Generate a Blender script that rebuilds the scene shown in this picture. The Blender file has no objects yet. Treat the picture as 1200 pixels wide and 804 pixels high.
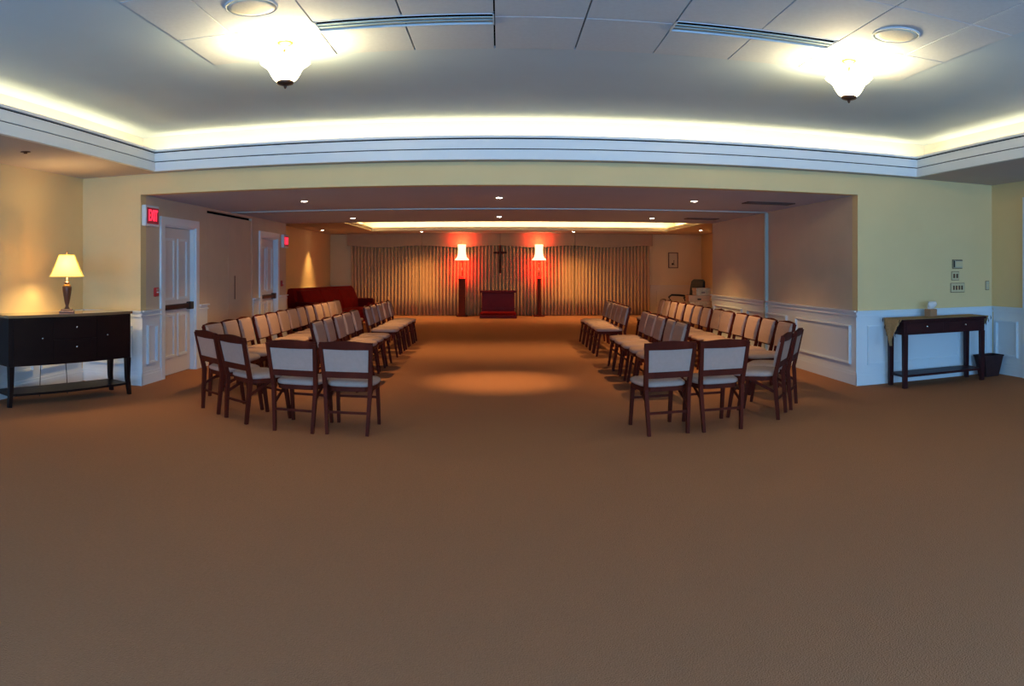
import bpy, math, random
from mathutils import Vector, Matrix
random.seed(4)
scene = bpy.context.scene
COL = scene.collection
PI = math.pi

# ------------------------------------------------------------------ camera
F = 850.0            # pixels per radian of the stitched sweep (image taken as 1200 x 804)
XC, YH = 585.0, 315.0
EYE = 1.5
cam_data = bpy.data.cameras.new('camera')
cam = bpy.data.objects.new('camera', cam_data)
COL.objects.link(cam)
cam.location = (0, 0, EYE)
cam.rotation_euler = (PI / 2, 0, 0)
cam_data.type = 'PANO'
cam_data.panorama_type = 'CENTRAL_CYLINDRICAL'
cam_data.central_cylindrical_radius = 1.0
cam_data.central_cylindrical_range_u_min = -XC / F
cam_data.central_cylindrical_range_u_max = (1200 - XC) / F
cam_data.central_cylindrical_range_v_max = YH / F
cam_data.central_cylindrical_range_v_min = -(804 - YH) / F
cam_data.clip_start = 0.05
cam_data.clip_end = 200
scene.camera = cam

# ------------------------------------------------------------------ world, exposure, large lights
world = bpy.data.worlds.new('world')
scene.world = world
world.use_nodes = True
bg = world.node_tree.nodes['Background']
bg.inputs[0].default_value = (0.45, 0.65, 1.0, 1)
bg.inputs[1].default_value = 1.0
scene.view_settings.view_transform = 'Standard'
scene.view_settings.look = 'None'
scene.view_settings.exposure = 0.14
scene.view_settings.gamma = 1.0
scene.view_settings.use_curve_mapping = False

def area(name, loc, rot, sx, sy, watts, color, parent=None, spread=None):
    l = bpy.data.lights.new(name, 'AREA')
    l.shape = 'RECTANGLE'
    l.size, l.size_y = sx, sy
    l.energy = watts
    l.color = color
    if spread:
        l.spread = spread
    o = bpy.data.objects.new(name, l)
    COL.objects.link(o)
    o.location = loc
    o.rotation_euler = rot
    if parent:
        o.parent = parent
    return o

BACK_Y = -3.6
DAY = (0.24, 0.54, 1.0)
WARM = (1.0, 0.58, 0.22)
COVE = (1.0, 0.76, 0.42)
FAR_COVE = (1.0, 0.68, 0.30)
# daylight entering by the three windows of the wall behind the camera
for wx, watts in ((-3.3, 210), (0.6, 360), (4.5, 260)):
    area('window_daylight', (wx, BACK_Y + 0.06, 1.45), (PI / 2, 0, 0), 2.4, 1.5, watts, DAY)
# cove strips of the big tray (they lie in the trough above the fascia)
TX0, TX1, TY0, TY1 = -4.12, 5.20, -2.6, 8.0
LEDGE = 2.97
area('cove_light', ((TX0 + TX1) / 2, TY1 + 0.20, LEDGE - 0.10), (PI - 0.8, 0, 0), TX1 - TX0 + 0.3, 0.05, 46, COVE)
area('cove_light', (TX0 - 0.20, 2.7, LEDGE - 0.10), (0, PI - 0.8, 0), 0.05, 10.6, 52, COVE)
area('cove_light', (TX1 + 0.20, 2.7, LEDGE - 0.10), (0, PI + 0.8, 0), 0.05, 10.6, 52, COVE)
# cove strips of the far tray
FX0, FX1, FY0, FY1 = -3.8, 5.05, 15.9, 21.3
FCEIL = 2.63
area('cove_light', ((FX0 + FX1) / 2, FY1 + 0.12, FCEIL + 0.06), (PI, 0, 0), FX1 - FX0, 0.05, 58, FAR_COVE)
area('cove_light', ((FX0 + FX1) / 2, FY0 - 0.12, FCEIL + 0.06), (PI, 0, 0), FX1 - FX0, 0.05, 58, FAR_COVE)
area('cove_light', (FX0 - 0.12, 18.6, FCEIL + 0.06), (PI, 0, 0), 0.05, 5.4, 45, FAR_COVE)
area('cove_light', (FX1 + 0.12, 18.6, FCEIL + 0.06), (PI, 0, 0), 0.05, 5.4, 45, FAR_COVE)

# ------------------------------------------------------------------ materials
def mat(name, col, rough=0.6, spec=0.4, metal=0.0, noise=0.0, nscale=8.0, bump=0.0, bscale=200.0,
        emit=None, estr=0.0, trans=0.0, coat=0.0, sheen=0.0, stretch=None, alpha=None):
    m = bpy.data.materials.new(name)
    m.use_nodes = True
    nt = m.node_tree
    b = nt.nodes['Principled BSDF']
    b.inputs['Base Color'].default_value = (*col, 1)
    b.inputs['Roughness'].default_value = rough
    b.inputs['Specular IOR Level'].default_value = spec
    b.inputs['Metallic'].default_value = metal
    b.inputs['Transmission Weight'].default_value = trans
    b.inputs['Coat Weight'].default_value = coat
    b.inputs['Sheen Weight'].default_value = sheen
    if emit:
        b.inputs['Emission Color'].default_value = (*emit, 1)
        b.inputs['Emission Strength'].default_value = estr
    tc = None
    if noise or bump:
        tc = nt.nodes.new('ShaderNodeTexCoord')
        mp = nt.nodes.new('ShaderNodeMapping')
        if stretch:
            mp.inputs['Scale'].default_value = stretch
        nt.links.new(tc.outputs['Object'], mp.inputs['Vector'])
    if noise:
        n = nt.nodes.new('ShaderNodeTexNoise')
        n.inputs['Scale'].default_value = nscale
        n.inputs['Detail'].default_value = 4
        r = nt.nodes.new('ShaderNodeMapRange')
        r.inputs['From Min'].default_value = 0.3
        r.inputs['From Max'].default_value = 0.7
        r.inputs['To Min'].default_value = 1 - noise
        r.inputs['To Max'].default_value = 1 + noise
        mx = nt.nodes.new('ShaderNodeMix')
        mx.data_type = 'RGBA'
        mx.blend_type = 'MULTIPLY'
        mx.inputs['Factor'].default_value = 1
        mx.inputs['A'].default_value = (*col, 1)
        nt.links.new(mp.outputs[0], n.inputs['Vector'])
        nt.links.new(n.outputs['Fac'], r.inputs['Value'])
        nt.links.new(r.outputs[0], mx.inputs['B'])
        nt.links.new(mx.outputs['Result'], b.inputs['Base Color'])
    if bump:
        n2 = nt.nodes.new('ShaderNodeTexNoise')
        n2.inputs['Scale'].default_value = bscale
        n2.inputs['Detail'].default_value = 2
        bp = nt.nodes.new('ShaderNodeBump')
        bp.inputs['Strength'].default_value = bump
        bp.inputs['Distance'].default_value = 0.01
        nt.links.new(mp.outputs[0], n2.inputs['Vector'])
        nt.links.new(n2.outputs['Fac'], bp.inputs['Height'])
        nt.links.new(bp.outputs[0], b.inputs['Normal'])
    return m

M = dict(
    carpet=mat('carpet', (0.35, 0.155, 0.075), 0.95, 0.05, noise=0.05, nscale=60, bump=0.6, bscale=130),
    cream=mat('cream_paint', (0.72, 0.54, 0.265), 0.65, 0.25, noise=0.02, nscale=2),
    taupe=mat('taupe_wallcovering', (0.60, 0.46, 0.32), 0.6, 0.25, noise=0.03, nscale=3),
    trim=mat('white_trim_paint', (0.66, 0.71, 0.73), 0.4, 0.4),
    ceil=mat('daylight_blue_ceiling_paint', (0.47, 0.60, 0.69), 0.8, 0.15, noise=0.02, nscale=2),  # cool daylight on the tray ceiling is put into this blue base colour
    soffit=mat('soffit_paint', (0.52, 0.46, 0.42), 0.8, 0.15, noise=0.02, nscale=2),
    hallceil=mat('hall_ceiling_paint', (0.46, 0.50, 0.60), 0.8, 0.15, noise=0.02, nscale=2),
    cove=mat('cream_white_cove_paint', (0.66, 0.64, 0.56), 0.8, 0.15),
    warm_trim=mat('warm_lit_cream_trim', (0.68, 0.56, 0.37), 0.5, 0.3),  # cream trim; warm light on the far fascia is mixed into the colour
    tile=mat('ceiling_tile', (0.53, 0.60, 0.66), 0.85, 0.1, noise=0.03, nscale=30, bump=0.1, bscale=300),  # tile colour tinted blue to carry the daylight falling on it
    curtain=mat('beige_drape', (0.62, 0.37, 0.17), 0.85, 0.1, noise=0.04, nscale=6),
    valance=mat('valance_cloth', (0.40, 0.28, 0.15), 0.85, 0.1, noise=0.04, nscale=5),
    wood=mat('mahogany', (0.078, 0.011, 0.005), 0.6, 0.08, noise=0.25, nscale=6, coat=0.0, stretch=(1, 1, 0.15)),
    fabric=mat('beige_upholstery', (0.42, 0.28, 0.225), 0.85, 0.08, noise=0.04, nscale=30, bump=0.1, bscale=500),
    espresso=mat('espresso_wood', (0.010, 0.004, 0.004), 0.45, 0.2, noise=0.2, nscale=5, coat=0.0, stretch=(0.2, 1, 1)),
    espresso_lit_top=mat('espresso_lit_top', (0.22, 0.12, 0.055), 0.08, 0.9, noise=0.2, nscale=5, coat=0.4, stretch=(0.2, 1, 1)),  # dark wood lightened: lamplight and wall reflection on the top are in the colour
    table=mat('dark_cherry_wood', (0.032, 0.006, 0.007), 0.45, 0.2, noise=0.2, nscale=5, coat=0.0, stretch=(0.2, 1, 1)),
    steel=mat('bright_metal', (0.75, 0.72, 0.66), 0.25, 0.5, metal=1),
    brass=mat('antique_brass', (0.42, 0.24, 0.09), 0.35, 0.5, metal=1),
    bronze=mat('dark_bronze', (0.075, 0.032, 0.018), 0.4, 0.5, metal=0.4),
    black=mat('black_plastic', (0.012, 0.012, 0.013), 0.45, 0.4),
    darkgap=mat('dark_slot', (0.004, 0.004, 0.005), 1.0, 0.0),
    blade=mat('diffuser_metal', (0.30, 0.42, 0.45), 0.4, 0.5),
    red_vinyl=mat('red_plastic', (0.45, 0.015, 0.015), 0.35, 0.5),
    sofa=mat('red_velvet', (0.22, 0.006, 0.003), 0.85, 0.08, noise=0.12, nscale=8),
    crimson=mat('crimson_stained_wood', (0.13, 0.004, 0.003), 0.5, 0.15, noise=0.15, nscale=5),
    shade=mat('lamp_shade_cloth', (0.85, 0.74, 0.42), 0.8, 0.1, emit=(1.0, 0.74, 0.26), estr=0.8),
    shade_edge=mat('lamp_shade_piping', (0.55, 0.45, 0.12), 0.7, 0.1, emit=(0.9, 0.7, 0.15), estr=0.35),
    glow=mat('lit_frosted_glass', (0.95, 0.9, 0.75), 0.4, 0.3, emit=(1.0, 0.83, 0.46), estr=9),
    bulb=mat('downlight_lens', (1, 1, 1), 0.4, 0.3, emit=(1.0, 0.88, 0.72), estr=22),
    torch=mat('torchiere_glass', (0.95, 0.85, 0.6), 0.4, 0.3, emit=(1.0, 0.80, 0.42), estr=1.7),
    redglass=mat('red_votive_glass', (0.5, 0.01, 0.01), 0.3, 0.5, emit=(1.0, 0.012, 0.006), estr=2.4),
    exitred=mat('exit_letters', (0.5, 0.01, 0.03), 0.5, 0.2, emit=(1.0, 0.03, 0.07), estr=1.5),
    exitface=mat('exit_face', (0.30, 0.03, 0.05), 0.5, 0.3, emit=(0.9, 0.03, 0.08), estr=0.06),
    offwhite=mat('offwhite_plastic', (0.50, 0.45, 0.30), 0.5, 0.3),
    paper=mat('cream_paper', (0.62, 0.50, 0.28), 0.8, 0.1),
    frame=mat('brown_frame', (0.12, 0.05, 0.02), 0.5, 0.3),
    ink=mat('dark_ink', (0.05, 0.035, 0.02), 0.8, 0.1),
    carton=mat('tan_cardboard', (0.70, 0.34, 0.15), 0.8, 0.1, noise=0.08, nscale=9),
    carton_pale=mat('pale_printed_cardboard', (0.78, 0.47, 0.22), 0.8, 0.1, noise=0.2, nscale=22),
    leather=mat('black_leather', (0.012, 0.018, 0.016), 0.45, 0.4),
    burlap=mat('tan_burlap', (0.42, 0.27, 0.13), 0.95, 0.1, noise=0.15, nscale=40, bump=0.4, bscale=400),
    tassel=mat('dark_fringe', (0.03, 0.012, 0.012), 0.9, 0.1),
    tissue=mat('white_tissue', (0.75, 0.70, 0.66), 0.9, 0.1),
    tissue_box=mat('brown_tissue_box', (0.35, 0.18, 0.09), 0.7, 0.2),
    bin=mat('dark_bin', (0.035, 0.012, 0.012), 0.6, 0.3, noise=0.2, nscale=20),
    door=mat('grey_white_door_paint', (0.62, 0.60, 0.58), 0.45, 0.35),
    track=mat('grey_aluminium', (0.38, 0.46, 0.42), 0.45, 0.4, metal=0.2),
    vent=mat('dark_vent', (0.10, 0.06, 0.05), 0.6, 0.3),
    speaker=mat('speaker_grille', (0.55, 0.56, 0.50), 0.7, 0.2, noise=0.05, nscale=60, bump=0.2, bscale=900),
    glass=mat('window_glass', (0.9, 0.95, 1.0), 0.02, 0.5, trans=1.0),
)

def translucent(m, w, col):
    nt = m.node_tree
    p = nt.nodes['Principled BSDF']
    tb_ = nt.nodes.new('ShaderNodeBsdfTranslucent')
    tb_.inputs['Color'].default_value = (*col, 1)
    mx = nt.nodes.new('ShaderNodeMixShader')
    mx.inputs[0].default_value = w
    nt.links.new(p.outputs[0], mx.inputs[1])
    nt.links.new(tb_.outputs[0], mx.inputs[2])
    nt.links.new(mx.outputs[0], nt.nodes['Material Output'].inputs['Surface'])
translucent(M['shade'], 0.85, (1.0, 0.86, 0.55))

# ------------------------------------------------------------------ mesh helpers
class MB:
    def __init__(s):
        s.v, s.f, s.smooth = [], [], []
    def add(s, vs, fs, smooth=False):
        b = len(s.v)
        s.v += [tuple(v) for v in vs]
        s.f += [tuple(b + i for i in f) for f in fs]
        s.smooth += [smooth] * len(fs)
        return s
    def box(s, x0, y0, z0, x1, y1, z1, bev=0.0):
        x0, x1 = min(x0, x1), max(x0, x1)
        y0, y1 = min(y0, y1), max(y0, y1)
        z0, z1 = min(z0, z1), max(z0, z1)
        if bev <= 0:
            vs = [(x0, y0, z0), (x1, y0, z0), (x1, y1, z0), (x0, y1, z0), (x0, y0, z1), (x1, y0, z1), (x1, y1, z1), (x0, y1, z1)]
            fs = [(0, 3, 2, 1), (4, 5, 6, 7), (0, 1, 5, 4), (1, 2, 6, 5), (2, 3, 7, 6), (3, 0, 4, 7)]
            return s.add(vs, fs)
        b = bev
        rings = []
        for z, i in ((z0, b), (z0 + b, 0), (z1 - b, 0), (z1, b)):
            c = 0.0
            rr = [(x0 + i + (b if i == 0 else 0), y0 + i), (x1 - i - (b if i == 0 else 0), y0 + i), (x1 - i, y0 + i + (b if i == 0 else 0)), (x1 - i, y1 - i - (b if i == 0 else 0)),
                  (x1 - i - (b if i == 0 else 0), y1 - i), (x0 + i + (b if i == 0 else 0), y1 - i), (x0 + i, y1 - i - (b if i == 0 else 0)), (x0 + i, y0 + i + (b if i == 0 else 0))]
            if i:
                e = b * 0.4
                rr = [(x0 + b + e, y0 + b), (x1 - b - e, y0 + b), (x1 - b, y0 + b + e), (x1 - b, y1 - b - e), (x1 - b - e, y1 - b), (x0 + b + e, y1 - b), (x0 + b, y1 - b - e), (x0 + b, y0 + b + e)]
            rings.append([(x, y, z) for x, y in rr])
        return s.loft(rings)
    def loft(s, rings, caps=True, closed=True, smooth=False):
        n = len(rings[0])
        vs = [p for r in rings for p in r]
        fs = []
        for k in range(len(rings) - 1):
            for i in range(n if closed else n - 1):
                j = (i + 1) % n
                fs.append((k * n + i, k * n + j, (k + 1) * n + j, (k + 1) * n + i))
        if caps:
            fs.append(tuple(reversed(range(n))))
            fs.append(tuple((len(rings) - 1) * n + i for i in range(n)))
        return s.add(vs, fs, smooth)
    def beam(s, pts, w, d, side=(1, 0, 0)):
        """rectangular bar through pts; w along side, d across it"""
        rings = []
        sd = Vector(side).normalized()
        for i, p in enumerate(pts):
            p = Vector(p)
            a = Vector(pts[max(0, i - 1)])
            b = Vector(pts[min(len(pts) - 1, i + 1)])
            t = (b - a).normalized()
            o = t.cross(sd)
            if o.length < 1e-6:
                o = Vector((0, 1, 0))
            o.normalize()
            sp = o.cross(t).normalized()
            ww = w[i] if isinstance(w, (list, tuple)) else w
            dd = d[i] if isinstance(d, (list, tuple)) else d
            rings.append([p + sp * ww / 2 + o * dd / 2, p - sp * ww / 2 + o * dd / 2, p - sp * ww / 2 - o * dd / 2, p + sp * ww / 2 - o * dd / 2])
        return s.loft(rings)
    def tube(s, pts, r, n=8):
        rings = []
        up = Vector((0, 0, 1))
        for i, p in enumerate(pts):
            p = Vector(p)
            t = (Vector(pts[min(len(pts) - 1, i + 1)]) - Vector(pts[max(0, i - 1)])).normalized()
            a = t.cross(up)
            if a.length < 1e-4:
                a = Vector((1, 0, 0))
            a.normalize()
            b = t.cross(a)
            rr = r[i] if isinstance(r, (list, tuple)) else r
            rings.append([p + (a * math.cos(2 * PI * k / n) + b * math.sin(2 * PI * k / n)) * rr for k in range(n)])
        return s.loft(rings, smooth=True)
    def lathe(s, prof, n=24, c=(0, 0, 0), wav=None, sq=None):
        rings = []
        for r, z in prof:
            ring = []
            for k in range(n):
                a = 2 * PI * k / n
                rr = r
                if wav:
                    rr = r * (1 + wav[1] * math.cos(wav[0] * a))
                ring.append((c[0] + rr * math.cos(a), c[1] + rr * math.sin(a), c[2] + z))
            rings.append(ring)
        return s.loft(rings, smooth=True)
    def wall_rect(s, axis, const, a0, a1, z0, z1, t):
        """slab: axis 'x' = plane X=const running along Y, 'y' = plane Y=const running along X; t thickness signed"""
        if axis == 'x':
            return s.box(const, a0, z0, const + t, a1, z1)
        return s.box(a0, const, z0, a1, const + t, z1)
    def frame(s, axis, const, a0, a1, z0, z1, w, t):
        s.wall_rect(axis, const, a0, a1, z1 - w, z1, t)
        s.wall_rect(axis, const, a0, a1, z0, z0 + w, t)
        s.wall_rect(axis, const, a0, a0 + w, z0 + w, z1 - w, t)
        s.wall_rect(axis, const, a1 - w, a1, z0 + w, z1 - w, t)
        return s
    def mesh(s, name, m):
        me = bpy.data.meshes.new(name)
        me.from_pydata([tuple(v) for v in s.v], [], s.f)
        me.materials.append(m)
        for p, sm in zip(me.polygons, s.smooth):
            p.use_smooth = sm
        me.update()
        import bmesh
        bm = bmesh.new()
        bm.from_mesh(me)
        bmesh.ops.recalc_face_normals(bm, faces=bm.faces)
        bm.to_mesh(me)
        bm.free()
        return me
    def build(s, name, m, parent=None):
        o = bpy.data.objects.new(name, s.mesh(name, m))
        COL.objects.link(o)
        if parent:
            o.parent = parent
        return o

def tag(o, label, cat, group=None):
    o['label'] = label
    o['category'] = cat
    if group:
        o['group'] = group
    return o

def thing(name, label, cat, loc=(0, 0, 0), rz=0.0, group=None):
    o = bpy.data.objects.new(name, None)
    o.empty_display_size = 0.1
    COL.objects.link(o)
    o.location = loc
    o.rotation_euler = (0, 0, rz)
    return tag(o, label, cat, group)

def struct(o):
    o['kind'] = 'structure'
    return o

def smoothmod(o, lv=1, bev=None):
    if bev:
        b = o.modifiers.new('bevel', 'BEVEL')
        b.width = bev
        b.segments = 2
    if lv:
        m = o.modifiers.new('sub', 'SUBSURF')
        m.levels = m.render_levels = lv
    return o

def dup(root, loc, rz, label, group=None):
    r = root.copy()
    COL.objects.link(r)
    r.location = loc
    r.rotation_euler = (0, 0, rz)
    r['label'] = label
    if group:
        r['group'] = group
    for ch in list(root.children):
        c = ch.copy()
        COL.objects.link(c)
        c.parent = r
        for g in ch.children:
            d = g.copy()
            COL.objects.link(d)
            d.parent = c
    return r

def lettering(name, text, size, m, parent, loc, rot, depth=0.004):
    cu = bpy.data.curves.new('text', 'FONT')
    cu.body = text
    cu.size = size
    cu.extrude = depth
    cu.offset = size * 0.02
    cu.align_x = 'CENTER'
    cu.align_y = 'CENTER'
    tmp = bpy.data.objects.new('tmp', cu)
    COL.objects.link(tmp)
    bpy.context.view_layer.update()
    me = bpy.data.meshes.new_from_object(tmp.evaluated_get(bpy.context.evaluated_depsgraph_get()))
    bpy.data.objects.remove(tmp)
    me.materials.clear()
    me.materials.append(m)
    o = bpy.data.objects.new(name, me)
    COL.objects.link(o)
    o.parent = parent
    o.location = loc
    o.rotation_euler = rot
    return o

# ------------------------------------------------------------------ plan of the place
WY = 8.2            # front wall of the big room, with the wide opening
XH = 4.42           # half width of the opening and of the hall behind it
HY = 14.6           # where the side walls of the hall end
HC = 2.45           # hall ceiling
SC = 2.71           # soffit round the tray
TC = 3.20           # tray ceiling
XL, XR = -5.30, 6.62
FLX, FRX = -5.55, 6.70
FARY = 23.4
T = 0.15

# ------------------------------------------------------------------ floor
struct(MB().box(-8, BACK_Y - 0.5, -0.1, 8, 24, 0).build('floor', M['carpet']))

# ------------------------------------------------------------------ walls of the big room
def wall(name, boxes, m):
    b = MB()
    for q in boxes:
        b.box(*q)
    return struct(b.build(name, m))

w_left_front = wall('wall_front_left', [(XL - T, WY, 0, -XH, WY + T, SC)], M['cream'])
w_right_front = wall('wall_front_right', [(XH, WY, 0, XR + T, WY + T, SC)], M['cream'])
w_header = wall('wall_front_header', [(-XH, WY, HC, XH, WY + T, SC)], M['cream'])
w_left = wall('wall_left', [(XL - T, BACK_Y, 0, XL, WY, SC)], M['cream'])
w_right = wall('wall_right', [(XR, 7.35, 0, XR + T, WY, SC), (XR, BACK_Y, 0, XR + T, 6.1, SC), (XR, 6.1, 2.36, XR + T, 7.35, SC)], M['cream'])
# back wall, with three windows
WIN = [(-4.5, -2.1), (-0.6, 1.8), (3.3, 5.7)]
b = MB()
b.box(XL - T, BACK_Y - T, 0, XR + T, BACK_Y, 0.7)
b.box(XL - T, BACK_Y - T, 2.2, XR + T, BACK_Y, SC)
xs = [XL - T] + [x for w in WIN for x in w] + [XR + T]
for i in range(0, len(xs), 2):
    b.box(xs[i], BACK_Y - T, 0.7, xs[i + 1], BACK_Y, 2.2)
struct(b.build('wall_back', M['cream']))
for k, (a, c) in enumerate(WIN):
    f = struct(MB().frame('y', BACK_Y - 0.11, a, c, 0.7, 2.2, 0.06, 0.06).wall_rect('y', BACK_Y - 0.11, (a + c) / 2 - 0.02, (a + c) / 2 + 0.02, 0.76, 2.14, 0.05).build('window_%d' % (k + 1), M['trim']))
    MB().box(a + 0.05, BACK_Y - 0.09, 0.75, c - 0.05, BACK_Y - 0.085, 2.15).build('pane', M['glass'], f)

# ------------------------------------------------------------------ hall and far room walls
D1 = (8.85, 9.90)       # door openings along the left hall wall
D2 = (12.95, 13.95)
DH = 2.10
b = MB()
b.box(-XH - T, WY + T, 0, -XH, D1[0], HC + 0.02)
b.box(-XH - T, D1[0], DH, -XH, D1[1], HC + 0.02)
b.box(-XH - T, D1[1], 0, -XH, 10.37, HC + 0.02)
b.box(-XH - T, 10.37, 2.412, -XH, 12.45, HC + 0.02)
b.box(-XH - T, 12.45, 0, -XH, D2[0], HC + 0.02)
b.box(-XH - T, D2[0], DH, -XH, D2[1], HC + 0.02)
b.box(-XH - T, D2[1], 0, -XH, HY, HC + 0.02)
w_hall_left = struct(b.build('wall_hall_left', M['taupe']))
w_hall_right = wall('wall_hall_right', [(XH, WY + T, 0, XH + T, HY, HC + 0.02)], M['taupe'])
wall('wall_return_left', [(FLX, HY - T, 0, -XH - T, HY, 2.8)], M['cream'])
wall('wall_return_right', [(XH + T, HY - T, 0, FRX, HY, 2.8)], M['cream'])
w_far_left = wall('wall_far_left', [(FLX - T, HY - T, 0, FLX, FARY, 2.8)], M['cream'])
w_far_right = wall('wall_far_right', [(FRX, HY - T, 0, FRX + T, FARY, 2.8)], M['cream'])
w_far = wall('wall_far', [(FLX - T, FARY, 0, FRX + T, FARY + T, 2.8)], M['cream'])

# ------------------------------------------------------------------ ceilings
# soffit of the big room round the tray
b = MB()
b.box(XL - T, BACK_Y - T, SC, TX0, WY + T, SC + 0.05)
b.box(TX1, BACK_Y - T, SC, XR + T, WY + T, SC + 0.05)
b.box(TX0, TY1, SC, TX1, WY + T, SC + 0.05)
b.box(TX0, BACK_Y - T, SC, TX1, TY0, SC + 0.05)
struct(b.build('ceiling_soffit', M['soffit']))
# fascia round the tray: two boards and a top ledge, with shadow gaps between them
def ring_boards(name, m, x0, x1, y0, y1, z0, z1, t, out):
    b = MB()
    a, c = x0 - out, x1 + out
    d, e = y0 - out, y1 + out
    b.box(a - t, d - t, z0, a, e + t, z1)
    b.box(c, d - t, z0, c + t, e + t, z1)
    b.box(a, e, z0, c, e + t, z1)
    b.box(a, d - t, z0, c, d, z1)
    return b.build(name, m)
struct(ring_boards('trim_1', M['trim'], TX0, TX1, TY0, TY1, SC - 0.006, 2.813, 0.05, -0.025))
struct(ring_boards('trim_2', M['trim'], TX0, TX1, TY0, TY1, 2.827, 2.929, 0.05, -0.010))
struct(ring_boards('trim_3', M['trim'], TX0, TX1, TY0, TY1, 2.943, LEDGE, 0.06, -0.030))
struct(ring_boards('trim_4', M['darkgap'], TX0, TX1, TY0, TY1, SC, 2.96, 0.02, 0.004))
# tray ceiling, outer cove wall, trough floor
CV = 0.34
b = MB()
b.box(TX0 - CV, TY0 - CV, SC + 0.05, TX0 - CV - 0.05, TY1 + CV, TC)
b.box(TX1 + CV, TY0 - CV, SC + 0.05, TX1 + CV + 0.05, TY1 + CV, TC)
b.box(TX0 - CV, TY1 + CV, SC + 0.05, TX1 + CV, TY1 + CV + 0.05, TC)
b.box(TX0 - CV, TY0 - CV - 0.05, SC + 0.05, TX1 + CV, TY0 - CV, TC)
struct(b.build('ceiling_cove', M['cove']))
H = TC - EYE
GX0, GX1 = -1.36 * H, 2.02 * H
rowsY = [3.29 * H, 2.868 * H, 2.355 * H, 1.86 * H, 1.36 * H, 0.86 * H]
colsX = [-1.36] + [-1.11 + 0.3634 * i for i in range(9)] + [2.02]
colsX = [c * H for c in colsX]
GY0, GY1 = rowsY[-1], rowsY[0]
b = MB()   # plaster field with an opening for the tile grid
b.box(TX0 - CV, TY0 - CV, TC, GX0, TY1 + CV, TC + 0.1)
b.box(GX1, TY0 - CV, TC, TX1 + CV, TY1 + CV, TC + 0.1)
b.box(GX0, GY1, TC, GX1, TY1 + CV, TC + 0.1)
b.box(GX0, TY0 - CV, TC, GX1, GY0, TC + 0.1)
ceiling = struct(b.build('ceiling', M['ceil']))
MB().box(GX0, GY0, TC + 0.02, GX1, GY1, TC + 0.1).build('grid_backing', M['darkgap'], ceiling)
SLOT_Y = (2.832 * H, 2.958 * H)
slot_cols = {2, 3, 8, 9} if False else set()
for r in range(len(rowsY) - 1):
    for c in range(len(colsX) - 1):
        y1, y0 = rowsY[r], rowsY[r + 1]
        x0, x1 = colsX[c], colsX[c + 1]
        xm = (x0 + x1) / 2 / H
        if r == 0 and (-0.76 < xm < -0.02 or 0.70 < xm < 1.44):
            y0 = SLOT_Y[1]
        if r == 1 and (-0.76 < xm < -0.02 or 0.70 < xm < 1.44):
            y1 = SLOT_Y[0]
        g = 0.006
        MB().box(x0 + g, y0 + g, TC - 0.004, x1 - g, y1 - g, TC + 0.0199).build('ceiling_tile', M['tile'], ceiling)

# linear slot diffusers in the first row of tiles
def slot_diffuser(x0, x1, label):
    ya, yb = SLOT_Y
    ya = SLOT_Y[0] + 0.004
    yb = SLOT_Y[1] - 0.004
    t = thing('linear_diffuser', label, 'air vent', ((x0 + x1) / 2, (ya + yb) / 2, TC - 0.004), 0, 'slot diffusers between the ceiling tiles')
    hx, hy = (x1 - x0) / 2, (yb - ya) / 2
    MB().box(-hx, -hy, 0.020, hx, hy, 0.0235).build('duct_back', M['darkgap'], t)
    b = MB()
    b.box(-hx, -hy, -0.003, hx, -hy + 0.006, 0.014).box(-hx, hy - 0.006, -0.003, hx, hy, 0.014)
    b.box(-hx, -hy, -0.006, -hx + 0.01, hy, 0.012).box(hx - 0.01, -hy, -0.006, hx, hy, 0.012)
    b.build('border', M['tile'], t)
    for k in range(2):
        y = -hy + 0.02 + (2 * hy - 0.04) * (k + 1) / 3
        MB().box(-hx + 0.01, y - 0.013, -0.002, hx - 0.01, y + 0.013, 0.004).build('slat', M['blade'], t)
    return t
slot_diffuser(colsX[2], colsX[4], 'long slatted slot diffuser in the ceiling beside the left ceiling light')
slot_diffuser(colsX[6], colsX[8], 'long slatted slot diffuser in the ceiling beside the right ceiling light')

# hall ceiling, step, far ceiling with its own tray
struct(MB().box(-XH - T, WY + T, HC, XH + T, HY, HC + 0.12).build('ceiling_hall', M['hallceil']))
b = MB()
b.box(FLX - T, HY - T, FCEIL, FX0, FARY + T, FCEIL + 0.03)
b.box(FX1, HY - T, FCEIL, FRX + T, FARY + T, FCEIL + 0.03)
b.box(FX0, HY - T, FCEIL, FX1, FY0, FCEIL + 0.03)
b.box(FX0, FY1, FCEIL, FX1, FARY + T, FCEIL + 0.03)
b.box(-XH - T, HY - T - 0.02, HC + 0.12, XH + T, HY - 0.02, FCEIL)
struct(b.build('ceiling_far', M['soffit']))
FTC = 2.90
struct(ring_boards('trim_5', M['warm_trim'], FX0, FX1, FY0, FY1, FCEIL - 0.005, FCEIL + 0.045, 0.05, -0.02))
struct(ring_boards('trim_6', M['warm_trim'], FX0, FX1, FY0, FY1, FCEIL + 0.052, FCEIL + 0.10, 0.05, -0.035))
b = MB()
c = 0.26
b.box(FX0 - c, FY0 - c, FTC, FX1 + c, FY1 + c, FTC + 0.05)
b.box(FX0 - c - 0.05, FY0 - c, FCEIL + 0.03, FX0 - c, FY1 + c, FTC)
b.box(FX1 + c, FY0 - c, FCEIL + 0.03, FX1 + c + 0.05, FY1 + c, FTC)
b.box(FX0 - c, FY1 + c, FCEIL + 0.03, FX1 + c, FY1 + c + 0.05, FTC)
b.box(FX0 - c, FY0 - c - 0.05, FCEIL + 0.03, FX1 + c, FY0 - c, FTC)
struct(b.build('ceiling_far_tray', M['cove']))

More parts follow.
